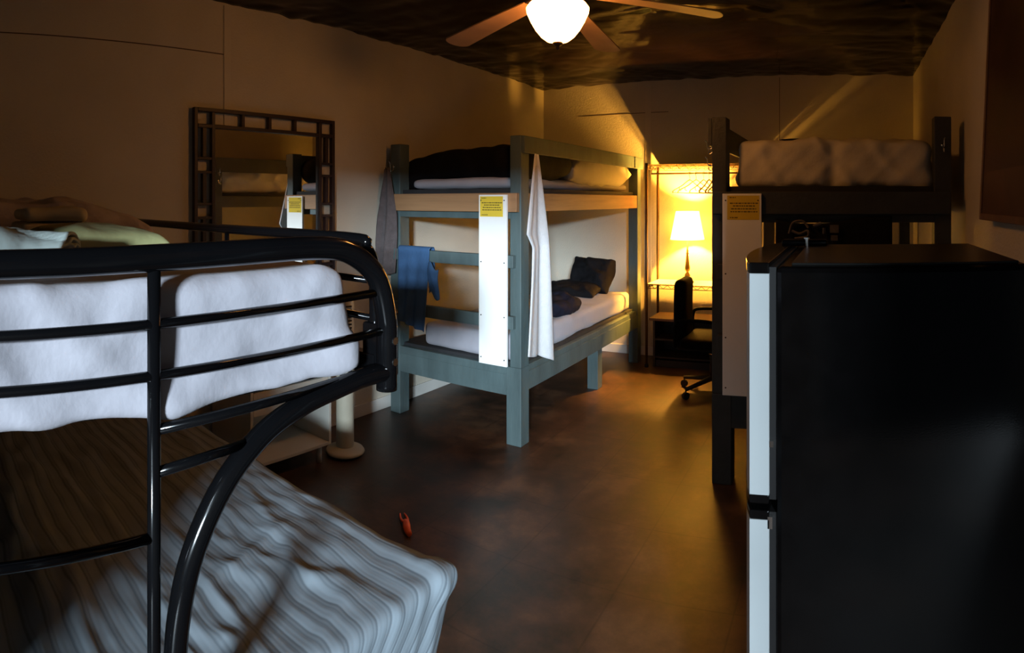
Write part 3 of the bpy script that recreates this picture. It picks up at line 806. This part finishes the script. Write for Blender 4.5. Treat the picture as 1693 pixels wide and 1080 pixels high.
for nm, z0, z1, lb in (('freezer_door', .866, FH, 'silver upper door'), ('fridge_door', .06, .852, 'silver lower door')):
    d = obj(nm, door_prism(z0+.019, z1-.019, -.157, .038), M['silver'], fr, label=lb)
    obj('end_cap', door_prism(z1-.019, z1+(.004 if z1 == FH else 0), -.157, .041), M['fridge'], d, bevel=.003, label='black door cap')
    obj('end_cap', door_prism(z0, z0+.019, -.157, .041), M['fridge'], d, bevel=.003, label='black door cap')
    obj('gasket', boxes((-.157, FX, fy0+.012, fy1-.012, z0+.006, z1-.006)), M['darkplastic'], d)
hg = obj('hinge_cover', boxes((-.185, -.05, fy1-.09, fy1-.03, FH+.001, FH+.018)), M['fridge'], fr, bevel=.006)
bm = bmesh.new(); tube(bm, [(-.11, fy1-.10, FH), (-.11, fy1-.10, FH+.022)], .005, 10); tube(bm, [(-.11, fy1-.10, FH+.022), (-.11, fy1-.10, FH+.026)], .009, 10)
obj('hinge_pin', bm, M['chrome'], fr, label='chrome hinge pin')
obj('door_catch', boxes((-.160, -.148, fy0+.003, fy0+.011, .985, .998)), M['chrome'], fr, label='small metal catch')
obj('door_catch', boxes((-.160, -.150, fy0+.002, fy0+.011, .815, .84)), M['chrome'], fr, label='small metal catch')
for x in (-.1, .35):
    for y in (fy0+.05, fy1-.05): obj('foot', tubes(([(x, y, 0), (x, y, .032)], .018), seg=12), M['darkplastic'], fr)

# ------------------------------------------------------------------ framed picture leaning off the right wall
pc = thing('framed_picture', 'large dark framed picture on the right wall above the refrigerator', 'picture', (.6, 2.0, 1.42))
PY0, PY1, PZ0, PZ1 = 1.50, 2.535, 1.418, 2.46
def lean(bm):
    for v in bm.verts:
        v.co.x += .054*(v.co.z-PZ0)/(PZ1-PZ0)*.9
    return bm
X0 = .572
bm = bmesh.new(); fw = .028
box(bm, X0, X0+.024, PY1-fw, PY1, PZ0, PZ1); box(bm, X0, X0+.024, PY0, PY0+fw, PZ0, PZ1)
box(bm, X0, X0+.024, PY0+fw, PY1-fw, PZ0, PZ0+fw); box(bm, X0, X0+.024, PY0+fw, PY1-fw, PZ1-fw, PZ1)
obj('frame', lean(bm), M['pictureframe'], pc, bevel=.003)
obj('print', lean(boxes((X0+.006, X0+.016, PY0+fw, PY1-fw, PZ0+.20, PZ1-fw))), M['picture'], pc)
obj('print_band', lean(boxes((X0+.006, X0+.0158, PY0+fw, PY1-fw, PZ0+fw, PZ0+.20))), M['pictureband'], pc)

# ------------------------------------------------------------------ ceiling fan with light bowl
cf = thing('ceiling_fan', 'ceiling fan with a lit glass bowl under the black plastic ceiling', 'ceiling fan', (-1.232, 2.403, 2.3))
cx, cy = -1.232, 2.403
obj('downrod', lathe(bmesh.new(), [(.065, HC-.01), (.06, HC-.05), (.018, HC-.06), (.018, 2.52)], cx, cy, 24), M['bronze'], cf, smooth=True)
obj('motor_housing', lathe(bmesh.new(), [(.02, 2.54), (.075, 2.53), (.115, 2.49), (.12, 2.44), (.10, 2.415), (.07, 2.40), (.10, 2.39), (.11, 2.375)], cx, cy, 32), M['bronze'], cf, smooth=True)
bw_ = [(.105, 2.378), (.128, 2.372), (.141, 2.355), (.138, 2.335), (.122, 2.300), (.100, 2.262), (.076, 2.232), (.050, 2.212), (.024, 2.204), (.0, 2.202)]
bowl = obj('glass_bowl', lathe(bmesh.new(), bw_, cx, cy, 40), M['bowl'], cf, smooth=True, label='lit glass bowl')
obj('finial', lathe(bmesh.new(), [(.022, 2.206), (.024, 2.198), (.014, 2.190), (.006, 2.186), (.010, 2.178), (.0, 2.170)], cx, cy, 18), M['bronze'], cf, smooth=True)
for k in range(5):
    a = math.radians(94+72*k)
    R = Matrix.Translation((cx, cy, 2.425)) @ Matrix.Rotation(a, 4, 'Z') @ Matrix.Rotation(math.radians(7), 4, 'Y')
    bm = bmesh.new(); n = 16; top_, bot = [], []
    out = [(.17, .045)]+[(.17+.53*t, .045+.030*t) for t in [i/8 for i in range(1, 9)]]
    tip = [(.70+.045*math.sin(q), .075*math.cos(q)) for q in [PI/12*i for i in range(1, 12)]]
    ring = out+tip+[(x, -y) for x, y in reversed(out)]
    for x, y in ring:
        z = .10*y
        top_.append(bm.verts.new(R @ Vector((x, y, z+.003)))); bot.append(bm.verts.new(R @ Vector((x, y, z-.003))))
    m_ = len(ring)
    for i in range(m_): bm.faces.new((bot[i], bot[(i+1)%m_], top_[(i+1)%m_], top_[i]))
    bm.faces.new(top_); bm.faces.new(bot[::-1])
    b_ = obj('blade', bm, M['blade'], cf)
    bm = bmesh.new()
    for s in (-1, 1): tube(bm, [R @ Vector((.09, s*.012, .012)), R @ Vector((.16, s*.03, .010)), R @ Vector((.23, s*.03, .0055))], .006, 8)
    obj('blade_iron', bm, M['bronze'], b_)

# ------------------------------------------------------------------ light
def lamp(name, kind, loc, energy, col, **kw):
    d = bpy.data.lights.new(name, kind); d.energy = energy; d.color = col
    for k, v in kw.items(): setattr(d, k, v)
    o = bpy.data.objects.new(name, d); C.objects.link(o); o.location = loc
    return o
lamp('table_lamp_bulb', 'POINT', (lx, ly, 1.30), 420, (1., .45, .055), shadow_soft_size=.03)
def aim(o, p): o.rotation_euler = (Vector(p)-o.location).to_track_quat('-Z', 'Y').to_euler()
# daylight through the open doorway behind the camera: a bright low patch of sky far off, and the soft sky above the door
far = lamp('daylight_low_sky', 'AREA', (4.4, -8.0, 2.86), 3000, (.72, .88, 1.), shape='RECTANGLE', size=1.2, size_y=.7)
aim(far, (-2.3, 3.2, .9))
sky = lamp('daylight_open_sky', 'AREA', (.15, -2.6, 2.8), 110, (.72, .88, 1.), shape='RECTANGLE', size=1.5, size_y=1.1)
aim(sky, (-.8, 1.5, .8))

w = bpy.data.worlds.new('world'); S.world = w; w.use_nodes = True
w.node_tree.nodes['Background'].inputs['Color'].default_value = (.55, .75, 1, 1)
w.node_tree.nodes['Background'].inputs['Strength'].default_value = .04

# ------------------------------------------------------------------ camera (the photograph is a cylindrical phone panorama)
F_, CY_, YAW = 1001.09, 331.47, -.5492
cd = bpy.data.cameras.new('camera'); cam = bpy.data.objects.new('camera', cd); C.objects.link(cam)
cam.location = (0, 0, 1.5); cam.rotation_euler = (PI/2, 0, -YAW)
cd.sensor_width = 36; cd.lens = 16.6; cd.clip_start = .05
cd.type = 'PANO'; cd.panorama_type = 'CENTRAL_CYLINDRICAL'
cd.central_cylindrical_range_u_min = -846.5/F_; cd.central_cylindrical_range_u_max = 846.5/F_
cd.central_cylindrical_range_v_min = (CY_-1080)/F_; cd.central_cylindrical_range_v_max = CY_/F_
cd.central_cylindrical_radius = 1
S.camera = cam
S.view_settings.view_transform = 'Standard'; S.view_settings.look = 'None'; S.view_settings.gamma = 1
S.view_settings.exposure = 0; S.view_settings.use_curve_mapping = False
